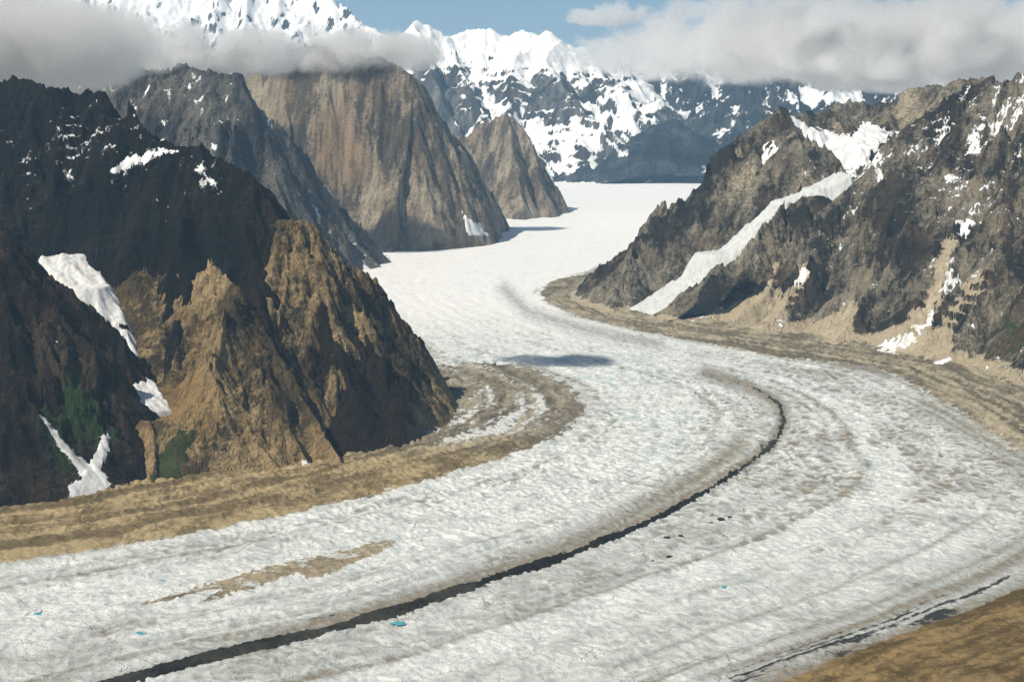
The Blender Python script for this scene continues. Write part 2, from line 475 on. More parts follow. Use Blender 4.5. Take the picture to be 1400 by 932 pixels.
mountain('brown_peak', M['brown'], [
    ([(384, 296, 4400), (410, 300, 4410), (430, 308, 4430), (457, 336, 4460), (500, 374, 4520)], 1.9, 1.25, 0.0, 1.6),
    ([(500, 374, 4520), (532, 408, 4590), (560, 452, 4660), (582, 492, 4720), (593, 520, 4750), (598, 548, 4750)], 2.4, 1.45),
    ([(384, 296, 4400), (360, 380, 4250), (345, 425, 4160), (300, 396, 4100), (268, 326, 4110), (232, 346, 4110), (200, 328, 4120), (178, 366, 4090)], 1.2, 1.25),
    ([(240, 345, 4110), (270, 420, 4010), (305, 480, 3930), (335, 570, 3780), (385, 655, 3660)], 1.3, 1.5),
    ([(345, 425, 4160), (378, 462, 4060), (400, 520, 3940), (440, 590, 3820), (470, 640, 3720)], 1.5, 1.3),
    ([(300, 400, 4100), (340, 480, 3990), (375, 560, 3850), (420, 645, 3690)], 1.6, 1.5),
    ([(430, 308, 4430), (455, 420, 4230), (487, 520, 4100), (508, 604, 4070)], 1.3, 1.2),
    ([(500, 374, 4520), (518, 455, 4340), (542, 560, 4370)], 1.6, 1.2),
    ([(190, 345, 4115), (195, 450, 3960), (235, 545, 3800), (215, 600, 3700), (200, 668, 3600)], 0.85, 0.8),
    ([(240, 545, 3800), (270, 600, 3720), (290, 660, 3620)], 0.8, 0.9),
    ], 4.0, 420, ero=(210, 50, 6), crag=12, seed=21,
    label='sunlit brown craggy mountain rising from the left moraine in the foreground',
    snow=lambda e: -0.35 + 0.40 * e['n2'] + 0.2 * e['n1'] + 0.1 * e['gully'],
    warm=lambda e: 0.15 + 0.5 * e['n1'] + 0.6 * np.clip(blob(e, 240, 560, 110, 130), -1, 1),
    green=lambda e: 0.1 + 0.25 * e['n1'] - 0.35 * (e['slope'] - 0.7) - 0.0022 * e['above'] + 0.25 * e['gully'],
    scree=lambda e: np.maximum(1.15 - e['above'] / 45, 0.9 * np.clip(blob(e, 240, 600, 95, 90), -1, 1) + 0.2) + 0.35 * e['n2'] + 0.9 * np.clip(1.0 - seg_dist(e['px'], e['py'], [(410, 470), (450, 515), (500, 560), (560, 590)])[0] / 14, -.3, .8) - 0.15,
    carve=[GULLY], toe=16,
    patches=[
        ('grass_patch', M['grass'], [(205, 660), (212, 640), (228, 605), (245, 592), (268, 590), (258, 610), (250, 640), (262, 660), (235, 668)], 1.5, 5.0, 0.0),
        ('snow_patch', M['snow'], [(413, 628), (424, 630), (438, 648), (446, 655), (420, 657)], 1.2, 2.5),
        ('snow_patch', M['snow'], [(492, 568), (515, 570), (530, 578), (505, 577)], 1.2, 2.0),
        ('snow_patch', M['snow'], [(290, 648), (312, 652), (310, 658), (292, 655)], 1.2, 2.0),
    ], bounds=(-1500, 300, 3300, 5000))

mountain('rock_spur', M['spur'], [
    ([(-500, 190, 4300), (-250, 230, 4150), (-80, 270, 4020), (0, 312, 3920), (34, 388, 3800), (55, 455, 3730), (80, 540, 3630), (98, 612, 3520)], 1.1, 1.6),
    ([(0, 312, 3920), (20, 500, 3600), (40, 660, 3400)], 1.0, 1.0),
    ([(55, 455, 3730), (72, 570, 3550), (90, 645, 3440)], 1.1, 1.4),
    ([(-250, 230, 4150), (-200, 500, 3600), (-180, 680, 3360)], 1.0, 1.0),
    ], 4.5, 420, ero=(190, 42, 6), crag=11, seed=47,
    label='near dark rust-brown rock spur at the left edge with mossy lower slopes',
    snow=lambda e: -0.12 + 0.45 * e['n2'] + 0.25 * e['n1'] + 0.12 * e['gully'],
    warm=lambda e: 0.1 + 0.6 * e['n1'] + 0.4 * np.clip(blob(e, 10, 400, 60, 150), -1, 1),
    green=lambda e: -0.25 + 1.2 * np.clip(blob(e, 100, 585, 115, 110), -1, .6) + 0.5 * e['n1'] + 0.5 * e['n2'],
    scree=lambda e: 0.9 - e['above'] / 22 + 0.9 * np.clip(blob(e, 115, 510, 55, 60), -.6, .4) + .2 * e['n2'],  # the tan blob paints the spur's sunlit face into the scree mask
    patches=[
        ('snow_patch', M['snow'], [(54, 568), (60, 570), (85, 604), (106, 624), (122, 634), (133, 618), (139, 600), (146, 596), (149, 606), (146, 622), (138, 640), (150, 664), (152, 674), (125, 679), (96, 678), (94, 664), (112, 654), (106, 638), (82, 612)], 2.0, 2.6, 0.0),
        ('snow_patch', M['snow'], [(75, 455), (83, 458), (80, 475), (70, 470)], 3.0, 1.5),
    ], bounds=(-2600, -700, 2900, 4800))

# snow-filled couloir between the spur and the brown crags
mountain('gully_glacier', M['snow'], [
    ([(x, y - 6, Y) for x, y, Y in GULLY_LINE], 1.2, 1.2, 56, 2.5),
    ], 4.0, 170, ero=(60, 5, 3), crag=2, seed=61, sharp=0.3, slab=0.2, cat='hanging glacier',
    label='narrow hanging glacier of grey-white ice in the gully between dark spur and brown crags',
    )

mountain('mountain_ridge', M['greyrock'], [
    ([(0, 70, 8600), (130, 92, 8300), (250, 90, 8100), (330, 100, 8000), (375, 175, 8000), (420, 240, 8050), (462, 290, 8150), (488, 350, 8330)], 1.8, 1.1, 0.0, 1.6),
    ([(250, 90, 8100), (300, 250, 7500)], 1.2, 1.2),
    ([(360, 150, 8000), (390, 280, 7600)], 1.2, 1.2),
    ([(420, 240, 8050), (450, 330, 7750)], 1.2, 1.3),
    ], 9.0, 900, ero=(280, 62, 6), crag=18, seed=81,
    label='grey serrated ridge dusted with snow behind the dark left mountain', cat='mountain',
    snow=lambda e: 0.24 + 0.55 * e['n2'] + 0.25 * e['n1'] + 0.18 * e['gully'] - 0.08 * (e['slope'] - 1),
    warm=lambda e: 0.1 + 0.6 * e['n1'] + 0.3 * np.clip(blob(e, 360, 250, 60, 60), -1, 1),
    bounds=(-3600, -600, 7000, 9500))

mountain('granite_cliff', M['granite'], [
    ([(300, 70, 9900), (390, 66, 9600), (450, 62, 9450), (520, 78, 9420), (568, 102, 9420)], 2.4, 2.7),
    ([(568, 102, 9420), (580, 130, 9415), (592, 171, 9410), (610, 214, 9390), (630, 271, 9370), (646, 330, 9270)], 2.2, 2.4),
    ([(568, 102, 9420), (580, 114, 9700), (592, 155, 9780), (630, 204, 9900), (668, 260, 10050), (698, 305, 10180)], 1.7, 2.0),
    ([(390, 95, 9600), (400, 240, 9100)], 2.2, 2.2),
    ], 7.0, 800, ero=(230, 62, 6), crag=13, seed=101, sharp=0.6,
    label='huge tan and orange granite cliff with vertical streaks, its top cut off by cloud', cat='cliff',
    snow=lambda e: -0.25 + 0.40 * e['n2'] + 0.15 * e['gully'] - 0.12 * (e['slope'] - 1.5) + 0.55 * np.clip(1 - e['above'] / 90, 0, 1) + 0.35 * sstep(135, 105, e['py']),
    warm=lambda e: -0.05 + 0.35 * e['n1'] + 1.1 * np.clip(blob(e, 462, 200, 75, 110), -.3, .7),
    patches=[
        ('snow_patch', M['cleansnow'], [(632, 288), (650, 305), (668, 322), (640, 322)], 4.0, 2.0),
    ], bounds=(-2600, 500, 8300, 11000))

mountain('rock_tower', M['granite'], [
    ([(600, 200, 12000), (632, 187, 11800), (665, 166, 11650), (692, 153, 11500), (715, 175, 11480), (735, 210, 11450), (750, 262, 11400), (760, 290, 11330)], 2.0, 2.2),
    ([(692, 153, 11500), (705, 220, 11150), (722, 297, 10830)], 1.7, 1.9),
    ([(720, 185, 11480), (745, 250, 11150), (755, 293, 11020)], 1.9, 2.1),
    ], 9.0, 700, ero=(260, 50, 5), crag=14, seed=131, sharp=0.5,
    label='rounded grey-tan rock tower beside the glacier, right of the big granite cliff', cat='rock tower',
    snow=lambda e: -0.2 + 0.40 * e['n2'] + 0.15 * e['gully'] + 0.5 * sstep(30, 0, seg_dist(e['px'], e['py'], [(620, 192), (665, 166), (692, 153)])[0]) + 0.4 * np.clip(1 - e['above'] / 60, 0, 1),
    warm=lambda e: -0.1 + 0.4 * e['n1'],
    bounds=(-1500, 900, 10300, 12600))

# --- head of the valley ----------------------------------------------
def farsnow(base, wsl=0.42, wal=0.0003):
    return lambda e: base + 0.7 * e['n1'] + 0.22 * e['n2'] + 0.14 * e['gully'] - wsl * (e['slope'] - 0.8) + wal * (e['above'] - 700)

mountain('snow_peak', M['far'], [
    ([(-200, 20, 21000), (-50, 5, 21000), (60, -20, 21000), (200, -70, 21500), (350, -70, 21500), (450, -8, 20500), (475, 18, 20000), (500, 38, 19500), (530, 50, 19000)], 1.0, 0.85),
    ([(100, -35, 21000), (130, 60, 19500)], 1.0, 1.0), ([(350, -70, 21500), (330, 60, 19500)], 1.0, 1.0),
    ([(450, -8, 20500), (470, 80, 19000)], 1.1, 1.1), ([(240, -70, 21500), (230, 40, 20000)], 1., 1.),
    ], 26.0, 2200, ero=(700, 120, 5), crag=40, seed=151, slab=0.3,
    label='highest snow-covered mountain, rising out of the cloud at top left',
    snow=farsnow(0.80), bounds=(-12000, 0, 17000, 23500))

mountain('snow_peak', M['far'], [
    ([(500, 62, 17600), (535, 52, 17500), (550, 42, 17400), (568, 33, 17300), (585, 38, 17300), (605, 46, 17400), (640, 44, 17500)], 0.9, 0.95),
    ([(568, 33, 17300), (590, 90, 16400), (610, 150, 15700), (625, 185, 15300)], 1.4, 1.4),
    ([(605, 46, 17400), (640, 110, 16300), (665, 150, 15600)], 1.2, 1.2),
    ], 20.0, 1700, ero=(600, 70, 5), crag=38, seed=171, slab=0.3,
    label='round-topped snow peak with a grey rock face beneath it, left of the valley head',
    snow=lambda e: farsnow(0.74)(e) + 0.6 * sstep(110, 60, e['py']) - 0.5 * np.clip(blob(e, 600, 130, 60, 70), 0, 1),
    bounds=(-3800, 800, 14300, 19500))

mountain('snow_peak', M['far'], [
    ([(620, 48, 17600), (660, 40, 17500), (700, 46, 17300), (728, 42, 17200), (765, 56, 17100), (800, 68, 17200), (850, 92, 17300), (900, 112, 17500)], 0.9, 0.8),
    ([(728, 42, 17200), (705, 90, 16500), (690, 130, 16000), (700, 175, 15400)], 0.9, 0.9),
    ([(765, 55, 17100), (745, 82, 16500), (760, 110, 16100), (800, 150, 15600)], 0.9, 1.2),
    ([(800, 68, 17200), (830, 105, 16500), (865, 140, 16000)], 0.8, 1.1),
    ], 20.0, 1900, ero=(700, 60, 5), crag=40, seed=191, slab=0.3,
    label='broad brilliant snow peak at the centre of the valley head',
    snow=lambda e: farsnow(0.86)(e) - 0.75 * np.clip(blob(e, 745, 125, 95, 40), -.2, 1) - 0.4 * np.clip(blob(e, 840, 115, 40, 30), 0, 1) + 0.5 * np.clip(blob(e, 740, 60, 110, 35), 0, 1),
    bounds=(-1600, 2600, 14600, 19500))

mountain('snow_peak', M['far'], [
    ([(660, 190, 16900), (700, 172, 16700), (745, 152, 16400), (800, 150, 16300), (860, 152, 16200), (899, 140, 16200), (930, 160, 16300), (1000, 170, 16400)], 0.8, 0.62),
    ([(800, 150, 16300), (815, 180, 15800), (835, 205, 15500)], 0.8, 0.9),
    ], 16.0, 1100, ero=(320, 42, 5), crag=18, seed=205,
    label='low snowy slope with rock ribs just above the slate knoll',
    snow=lambda e: 0.45 + 0.4 * e['n2'] + 0.3 * e['gully'] + 0.9 * np.clip(1 - seg_dist(e['px'], e['py'], [(745, 154), (830, 160), (870, 154), (897, 143)])[0] / 10, -.1, 1) + 0.7 * np.clip(blob(e, 775, 215, 75, 45), -.2, 1) - 0.7 * np.clip(blob(e, 825, 185, 40, 22), 0, 1) - 0.6 * np.clip(blob(e, 770, 170, 35, 18), 0, 1) - 0.5 * np.clip(blob(e, 890, 175, 30, 20), 0, 1),
    bounds=(-700, 3400, 14400, 17800))

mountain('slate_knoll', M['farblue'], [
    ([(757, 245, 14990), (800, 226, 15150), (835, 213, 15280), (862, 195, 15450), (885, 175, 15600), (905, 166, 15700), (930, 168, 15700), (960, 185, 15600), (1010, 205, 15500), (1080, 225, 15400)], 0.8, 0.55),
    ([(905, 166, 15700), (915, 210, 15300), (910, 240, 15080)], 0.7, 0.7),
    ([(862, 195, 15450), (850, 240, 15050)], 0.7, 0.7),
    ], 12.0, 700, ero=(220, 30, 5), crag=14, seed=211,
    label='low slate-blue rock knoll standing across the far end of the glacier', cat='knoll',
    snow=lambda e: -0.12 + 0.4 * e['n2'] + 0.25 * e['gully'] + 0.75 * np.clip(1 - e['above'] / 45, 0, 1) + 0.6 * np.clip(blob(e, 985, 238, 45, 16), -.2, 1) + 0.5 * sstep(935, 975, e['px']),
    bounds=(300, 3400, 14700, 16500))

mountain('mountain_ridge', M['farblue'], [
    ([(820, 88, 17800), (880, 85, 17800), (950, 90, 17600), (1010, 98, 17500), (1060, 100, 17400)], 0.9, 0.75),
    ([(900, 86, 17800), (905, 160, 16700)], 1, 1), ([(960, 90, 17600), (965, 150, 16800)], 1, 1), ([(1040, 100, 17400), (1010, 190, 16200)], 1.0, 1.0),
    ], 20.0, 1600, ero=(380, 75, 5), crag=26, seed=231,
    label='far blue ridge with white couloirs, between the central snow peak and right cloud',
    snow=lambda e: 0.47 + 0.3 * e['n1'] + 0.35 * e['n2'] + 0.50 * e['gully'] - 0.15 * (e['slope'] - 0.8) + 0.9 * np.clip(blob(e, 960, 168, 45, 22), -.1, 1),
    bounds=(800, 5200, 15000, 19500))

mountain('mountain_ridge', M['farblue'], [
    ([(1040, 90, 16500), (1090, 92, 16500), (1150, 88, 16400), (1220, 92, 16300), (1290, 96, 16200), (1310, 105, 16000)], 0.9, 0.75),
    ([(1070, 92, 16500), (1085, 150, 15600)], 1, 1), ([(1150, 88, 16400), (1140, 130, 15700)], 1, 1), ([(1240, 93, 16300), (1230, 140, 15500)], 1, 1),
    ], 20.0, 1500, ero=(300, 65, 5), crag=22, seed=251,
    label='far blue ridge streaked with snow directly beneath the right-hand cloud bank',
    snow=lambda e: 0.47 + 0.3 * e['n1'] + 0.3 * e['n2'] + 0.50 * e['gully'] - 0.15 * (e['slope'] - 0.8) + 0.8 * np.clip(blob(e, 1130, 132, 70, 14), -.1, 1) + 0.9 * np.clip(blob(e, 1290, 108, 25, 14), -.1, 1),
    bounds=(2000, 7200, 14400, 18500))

mountain('snow_peak', M['far'], [
    ([(1000, 40, 23000), (1050, 30, 23000), (1078, 12, 23000), (1100, 16, 23000), (1160, 40, 23000)], 1.0, 1.0),
    ], 30.0, 1800, ero=(500, 70, 4), crag=30, seed=271,
    label='small white summit peeking out above the right-hand cloud bank',
    snow=farsnow(0.6), bounds=(1500, 8500, 21000, 25000))

# --- right side ---------------------------------------------------------
mountain('mountain_ridge', M['right'], [
    ([(1050, 140, 7050), (1095, 158, 7500), (1135, 150, 7900), (1165, 140, 8100), (1215, 142, 8100), (1240, 122, 8000), (1275, 118, 7900), (1312, 106, 7700), (1350, 108, 7400)], 0.95, 1.0),
    ([(1135, 150, 7900), (1150, 172, 7600)], 1, 1), ([(1215, 142, 8100), (1215, 185, 7500)], 1, 1),
    ([(1160, 172, 7550), (1158, 205, 7150), (1150, 244, 6780)], 1.3, 1.3, 190, 1.6),
    ], 8.0, 700, ero=(200, 30, 4), crag=14, seed=291, carve=[TONGUE, NECK],
    label='tawny rock ridge behind a white snow bowl on the right',
    snow=lambda e: 0.02 + 0.4 * e['n2'] + 0.2 * e['gully'] + 0.9 * np.clip(blob(e, 1150, 215, 75, 55), -.3, 1),
    warm=lambda e: 0.2 + 0.6 * e['n1'], scree=lambda e: 0.3 + 0.5 * e['n1'],
    patches=[('snowfield', M['cleansnow'], [(1078, 158), (1100, 168), (1130, 178), (1160, 190), (1185, 165), (1225, 184), (1200, 200), (1190, 228), (1170, 236), (1140, 234), (1115, 210), (1095, 180)], 8.0, 4.0, 2.0)],
    bounds=(1000, 3600, 6300, 9200))

mountain('rock_peak', M['right'], [
    ([(1140, 235, 6750), (1110, 200, 6900), (1080, 160, 7000), (1052, 138, 7000), (1022, 165, 7000), (1002, 190, 7000), (985, 215, 6990), (962, 262, 6950), (925, 285, 6900), (880, 325, 6850), (845, 370, 6790), (826, 406, 6760)], 1.0, 1.4),
    ([(1030, 155, 7000), (1018, 220, 6850), (1005, 280, 6770), (955, 338, 6700), (905, 392, 6610)], 1.4, 1.5),
    ([(962, 262, 6950), (930, 330, 6760), (875, 390, 6660), (848, 412, 6640)], 1.5, 1.3),
    ([(985, 215, 6990), (970, 290, 6800), (920, 370, 6660)], 1.5, 1.4),
    ([(1080, 160, 7000), (1075, 235, 6750), (1050, 275, 6620)], 1.0, 1.2),
    ], 5.0, 500, ero=(220, 50, 6), crag=14, seed=311,
    label='pointed dark-topped rock mountain dropping to the glacier bend on the right',
    snow=lambda e: 0.10 + 0.40 * e['n2'] + 0.2 * e['gully'] - 0.12 * (e['slope'] - 1) + 0.35 * np.clip(blob(e, 1070, 170, 60, 60), -.6, .4),
    warm=lambda e: 0.05 + 0.6 * e['n1'] + 0.5 * np.clip(blob(e, 985, 225, 40, 50), -.5, 1),
    scree=lambda e: 1.0 - e['above'] / 40 + 0.3 * e['n2'], carve=[TONGUE, NECK], toe=40,
    patches=[('snow_patch', M['cleansnow'], [(1038, 200), (1055, 192), (1070, 205), (1100, 218), (1105, 240), (1085, 245), (1080, 262), (1070, 258), (1072, 225), (1045, 232)], 5.0, 3.0, 1.0)],
    bounds=(200, 2200, 6200, 7700))

mountain('ice_tongue', M['icefall'], [
    ([(x, y - 9, Y) for x, y, Y in TONGUE_LINE[:4]], 2.2, 2.2, 66, 2.2), ([(x, y - 8, Y) for x, y, Y in TONGUE_LINE[3:]], 2.0, 2.0, 116, 2.2),
    ], 5.0, 200, ero=(70, 7, 3), crag=3, seed=331, sharp=0.3, slab=0.2, cat='hanging glacier',
    label='sloping tributary glacier of white ice descending between two right-hand mountains')

mountain('rock_peak', M['right'], [
    ([(1600, 80, 6000), (1500, 92, 6200), (1400, 108, 6500), (1330, 110, 6700), (1285, 150, 6680), (1240, 182, 6650), (1195, 225, 6600), (1150, 260, 6550), (1085, 326, 6420), (1040, 378, 6350), (972, 426, 6260), (935, 440, 6220)], 0.9, 0.9),
    ([(1240, 182, 6650), (1225, 270, 6320), (1195, 350, 6030), (1170, 420, 5800), (1140, 462, 5700)], 0.95, 0.95),
    ([(1150, 260, 6550), (1110, 340, 6250), (1070, 410, 6020), (1040, 452, 5920)], 1.0, 1.0),
    ([(1085, 326, 6420), (1045, 398, 6180), (1000, 440, 6040)], 1.1, 1.0),
    ([(1330, 110, 6700), (1320, 220, 6300), (1295, 320, 5950), (1260, 400, 5700), (1230, 465, 5480)], 0.95, 0.95),
    ([(1400, 108, 6500), (1410, 220, 6080), (1370, 340, 5600), (1330, 430, 5350), (1300, 485, 5230)], 0.95, 0.95),
    ([(1500, 92, 6200), (1500, 250, 5700), (1440, 400, 5180), (1390, 510, 4900)], 0.9, 0.95),
    ([(1600, 80, 6000), (1640, 300, 5200), (1560, 500, 4700)], 0.9, 0.95),
    ], 5.5, 500, ero=(280, 66, 6), crag=16, seed=351,
    label='massive mottled grey-brown mountain with snow gullies and scree fans filling the right edge',
    snow=lambda e: 0.30 + 0.46 * e['n2'] + 0.3 * e['n1'] + 0.22 * e['gully'] - 0.12 * (e['slope'] - 1) + 0.00036 * (e['above'] - 500),
    warm=lambda e: 0.1 + 0.6 * e['n1'],
    green=lambda e: -0.1 + 0.8 * np.clip(blob(e, 1390, 460, 90, 90), -.6, .8) + 0.4 * e['n1'],
    scree=lambda e: np.maximum(1.25 - e['above'] / 75, 0.25 + 0.35 * e['n1'] + 0.3 * e['gully'] - 0.0004 * e['above'] - 0.3 * (e['slope'] - .8)) + 0.3 * e['n2'] + 1.0 * np.clip(1 - np.minimum.reduce([seg_dist(e['px'], e['py'], q)[0] for q in ([(1060, 360), (1025, 415), (1000, 455)], [(1300, 330), (1270, 415), (1200, 488)], [(1165, 420), (1120, 468)], [(1100, 372), (1060, 420), (1040, 455)], [(1340, 380), (1300, 440), (1270, 490)])]) / 20, -.2, .8),
    carve=[TONGUE, NECK], toe=45,
    patches=[
        ('scree_fan', M['scree'], [(1058, 362), (1066, 368), (1050, 410), (1042, 445), (1060, 470), (1000, 464), (1010, 440), (1030, 405)], 1.5, 6.0),
        ('scree_fan', M['scree'], [(1290, 335), (1302, 338), (1290, 395), (1275, 430), (1272, 494), (1195, 498), (1225, 462), (1262, 425), (1280, 380)], 1.5, 7.0),
        ('scree_fan', M['scree'], [(1160, 425), (1170, 428), (1150, 455), (1140, 480), (1095, 474), (1120, 460)], 1.5, 5.0),
        ('snow_patch', M['snow'], [(1185, 492), (1195, 478), (1225, 460), (1260, 440), (1278, 430), (1276, 446), (1250, 466), (1222, 480), (1232, 490), (1205, 497)], 3.0, 7.0, 4.0),
        ('snow_patch', M['snow'], [(1280, 395), (1285, 380), (1298, 352), (1300, 345), (1312, 350), (1305, 372), (1318, 372), (1332, 362), (1310, 395), (1285, 415)], 4.0, 7.0, 4.0),
        ('snow_patch', M['cleansnow'], [(1338, 245), (1350, 215), (1362, 200), (1374, 208), (1358, 232), (1345, 250)], 4.0, 7.0, 4.0),
        ('snow_patch', M['snow'], [(1080, 378), (1104, 368), (1108, 372), (1095, 392), (1082, 390)], 3.0, 2.0),
        ('snow_patch', M['snow'], [(1252, 502), (1275, 496), (1300, 487), (1302, 491), (1280, 503), (1262, 505)], 3.0, 1.5),
        ('snow_patch', M['cleansnow'], [(1305, 300), (1330, 296), (1335, 312), (1322, 325), (1308, 322)], 4.0, 7.0, 4.0),
    ], bounds=(400, 4200, 4400, 7400))

# ------------------------------------------------------------------ glacier
G = lambda pts: [ground(*p) for p in pts]
FLOW = [
    (0.0, [(-300, 812), (-100, 785), (0, 768), (200, 735), (400, 695), (560, 655), (680, 622), (760, 592), (792, 560), (772, 530), (700, 500), (620, 478), (560, 430), (512, 372), (560, 346), (700, 320), (780, 285), (800, 255)]),
    (0.5, [(-300, 905), (-100, 880), (0, 862), (200, 822), (400, 785), (540, 742), (700, 700), (850, 640), (915, 600), (930, 565), (880, 525), (760, 490), (640, 450), (565, 405), (570, 382), (640, 355), (790, 300), (830, 255)]),
    (1.0, [(-200, 1010), (-50, 978), (150, 932), (400, 872), (600, 815), (800, 748), (900, 708), (1000, 650), (1055, 610), (1072, 577), (1060, 545), (1010, 520), (900, 493), (760, 462), (650, 420), (620, 395), (680, 366), (800, 325), (850, 290), (870, 255)]),
    (1.5, [(450, 1010), (700, 945), (900, 885), (1100, 822), (1250, 765), (1350, 712), (1378, 680), (1350, 640), (1250, 570), (1100, 512), (950, 478), (800, 442), (700, 408), (688, 392), (760, 360), (850, 320), (910, 255)]),
    (2.0, [(880, 1010), (1060, 930), (1230, 868), (1400, 800), (1500, 745), (1535, 690), (1490, 648), (1400, 612), (1300, 552), (1200, 508), (1100, 489), (1000, 472), (900, 456), (800, 432), (742, 405), (765, 384), (835, 372), (890, 315), (955, 250)]),
]
inv = np.concatenate([np.linspace(1 / 900, 1 / 2150, 90)[:-1], np.linspace(1 / 2150, 1 / 16500, 1050)[:-1], np.linspace(1 / 16500, 1 / 45000, 30)])
rows = 1.0 / inv
us = np.concatenate([np.linspace(-1.2, -0.46, 60)[:-1], np.linspace(-0.46, 0.46, 1060), np.linspace(0.46, 1.2, 60)[1:]])
GY = np.repeat(rows[:, None], len(us), 1)
GX = rows[:, None] * us[None, :]
G0 = zg(GY)
GPX, GPY = project(GX, GY, G0)
psi_n = np.zeros_like(GX); psi_w = np.zeros_like(GX)
for cval, pts in FLOW:
    d, _ = seg_dist(GX, GY, G(pts))
    w = 1.0 / (d + 3.0) ** 2.2
    psi_n += cval * w; psi_w += w
PSI = psi_n / psi_w
# flow direction from the gradient of psi (per metre, on the fan grid)
dpr = np.gradient(PSI, axis=0); dpc = np.gradient(PSI, axis=1)
dxc = np.gradient(GX, axis=1); dyr = np.gradient(GY, axis=0); dxr = np.gradient(GX, axis=0)
pxg = dpc / dxc; pyg = (dpr - pxg * dxr) / dyr
gl = np.sqrt(pxg ** 2 + pyg ** 2) + 1e-9
CX, CY = (pxg / gl).astype(F32), (pyg / gl).astype(F32)       # across
TX, TY = -CY, CX                                             # along
rough = np.clip(1.15 - (GY - 3600) / 5200, 0.10, 1.0)
mid = sstep(2700, 3900, GY) * (1 - sstep(5200, 7200, GY))    # broken ice on the bend
w1x, w1y = GX + 25 * fbm(GX / 120, GY / 120, 3, 5), GY + 25 * fbm(GX / 120, GY / 120, 3, 6)
cr1, _ = stripes(w1x / 46, w1y / 46, TX, TY, 3)
cr2, _ = stripes(w1x / 21, w1y / 21, TX * .9 + CX * .4, TY * .9 + CY * .4, 4)
lo1, _ = stripes(w1x / 85, w1y / 85, CX, CY, 8)
hum = ridged(w1x / 38, w1y / 38, 4, 12)
bumpy = fbm(w1x / 16, w1y / 16, 3, 15)
patch = sstep(-0.25, 0.45, fbm(GX / 420, GY / 420, 3, 44))
disp = rough * (2.2 * (0.30 + 0.9 * mid) * (cr1 * (0.4 + patch)) + (0.5 + 1.2 * mid) * cr2 + 2.6 * lo1 + 6.5 * (0.40 + 0.95 * mid) * (hum - 0.45) + 3.0 * (0.5 + 0.5 * mid) * fbm(w1x / 75, w1y / 75, 2, 18) + 1.3 * bumpy) + 6 * fbm(GX / 700, GY / 700, 3, 16)
GZ = G0 + disp

mp = [(-200, 1012), (-50, 980), (150, 934), (300, 895), (400, 872), (500, 846), (600, 816), (700, 783), (800, 748), (860, 724), (900, 707), (960, 675), (1000, 650), (1040, 622), (1062, 600), (1072, 577), (1066, 555), (1050, 540), (1025, 527), (1000, 520)]
# dirt on the ice: flow-parallel bands, named areas, and crevasse shading in the hollows
warp = PSI + 0.02 * fbm(GX / 150, GY / 150, 4, 71) + 0.05 * fbm(GX / 700, GY / 700, 3, 72)
band = fbm(warp * 7, GX * 0 + 0.3, 5, 73) * 1.2
near_bend = 1 - sstep(4900, 7800, GY)
dirt = 0.22 + 0.4 * near_bend * fbm(warp * 3.1, GY / 4000, 3, 81) + 0.5 * band * near_bend + 0.30 * fbm(GX / 260, GY / 260, 5, 74) - 0.3 * sstep(5200, 8000, GY)
def line(pts, half):
    return np.clip(1 - seg_dist(GPX, GPY, pts)[0] / half, -1, 1)
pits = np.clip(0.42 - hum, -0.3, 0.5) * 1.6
dirt = dirt + mid * (0.05 + 0.30 * pits) + 0.20 * pits * rough + 0.22 * mid * sstep(820, 1150, GPX)  # hollows: crevasse shade painted in along with the debris they collect
dirt = dirt + 0.22 * fbm(warp * 16, GY / 1500, 4, 79) * near_bend
dirt = np.maximum(dirt, 0.25 + 0.5 * line([(640, 790), (760, 752), (860, 705), (960, 650), (1010, 610)], 26))
dirt = np.maximum(dirt, 0.25 + 0.5 * line([(250, 905), (420, 855), (560, 815), (700, 770), (800, 738)], 14))
dirt = np.maximum(dirt, 0.15 + 0.5 * np.clip(poly_sdf(GPX, GPY, [(600, 500), (700, 500), (770, 528), (795, 560), (760, 600), (680, 626), (540, 665), (540, 590), (610, 550)]) / 20, -1, .6) * (0.7 + 0.6 * band))
dirt = np.maximum(dirt, 0.10 + 0.45 * line([(690, 395), (720, 425), (800, 450), (900, 470)], 22))
dirt = np.maximum(dirt, 0.22 + 0.4 * band + 0.35 * line([(1000, 932), (1150, 868), (1300, 810), (1420, 750), (1460, 690), (1380, 610), (1280, 548)], 60))
dirt = np.maximum(dirt, 0.05 + 0.5 * line([(840, 910), (1000, 850), (1130, 808), (1260, 752), (1345, 706), (1365, 675)], 12))
dirt = np.maximum(dirt, 0.0 + 0.45 * line([(650, 790), (760, 780), (900, 740), (1040, 680)], 40))
dirt = np.maximum(dirt, 0.35 * line([(-20, 900), (40, 905), (160, 880)], 30) + 0.15)
dirt = np.maximum(dirt, 0.30 + 0.45 * line([(100, 945), (400, 868), (600, 810), (800, 742), (900, 700), (1000, 645), (1055, 608), (1072, 577), (1062, 548), (1020, 525), (965, 510)], 13) + 0.3 * band)
dark = np.maximum.reduce([
    0.75 * line([(1010, 932), (1060, 905), (1120, 885), (1200, 866), (1260, 838)], 26) , 0.7 * line([(1180, 872), (1250, 845), (1330, 812), (1400, 778), (1440, 760)], 10),
    0.8 * line([(1225, 848), (1300, 826)], 22)])
dark = np.maximum(dark, 0.42 * line(mp[:-4], 13) - 0.02)
dark = np.where(dark > -0.5, dark - 0.22 + 1.15 * fbm(warp * 60, GY / 240, 4, 78), dark)
blue = 0.35 * mid * (fbm(GX / 300, GY / 300, 3, 77) + 0.4) + 0.12 + 0.55 * mid * pits  # the hollow term paints crevasse darkening as blue-grey ice
pool = np.zeros_like(GX)
k = NT('glacier_ice'); c = k.coord()
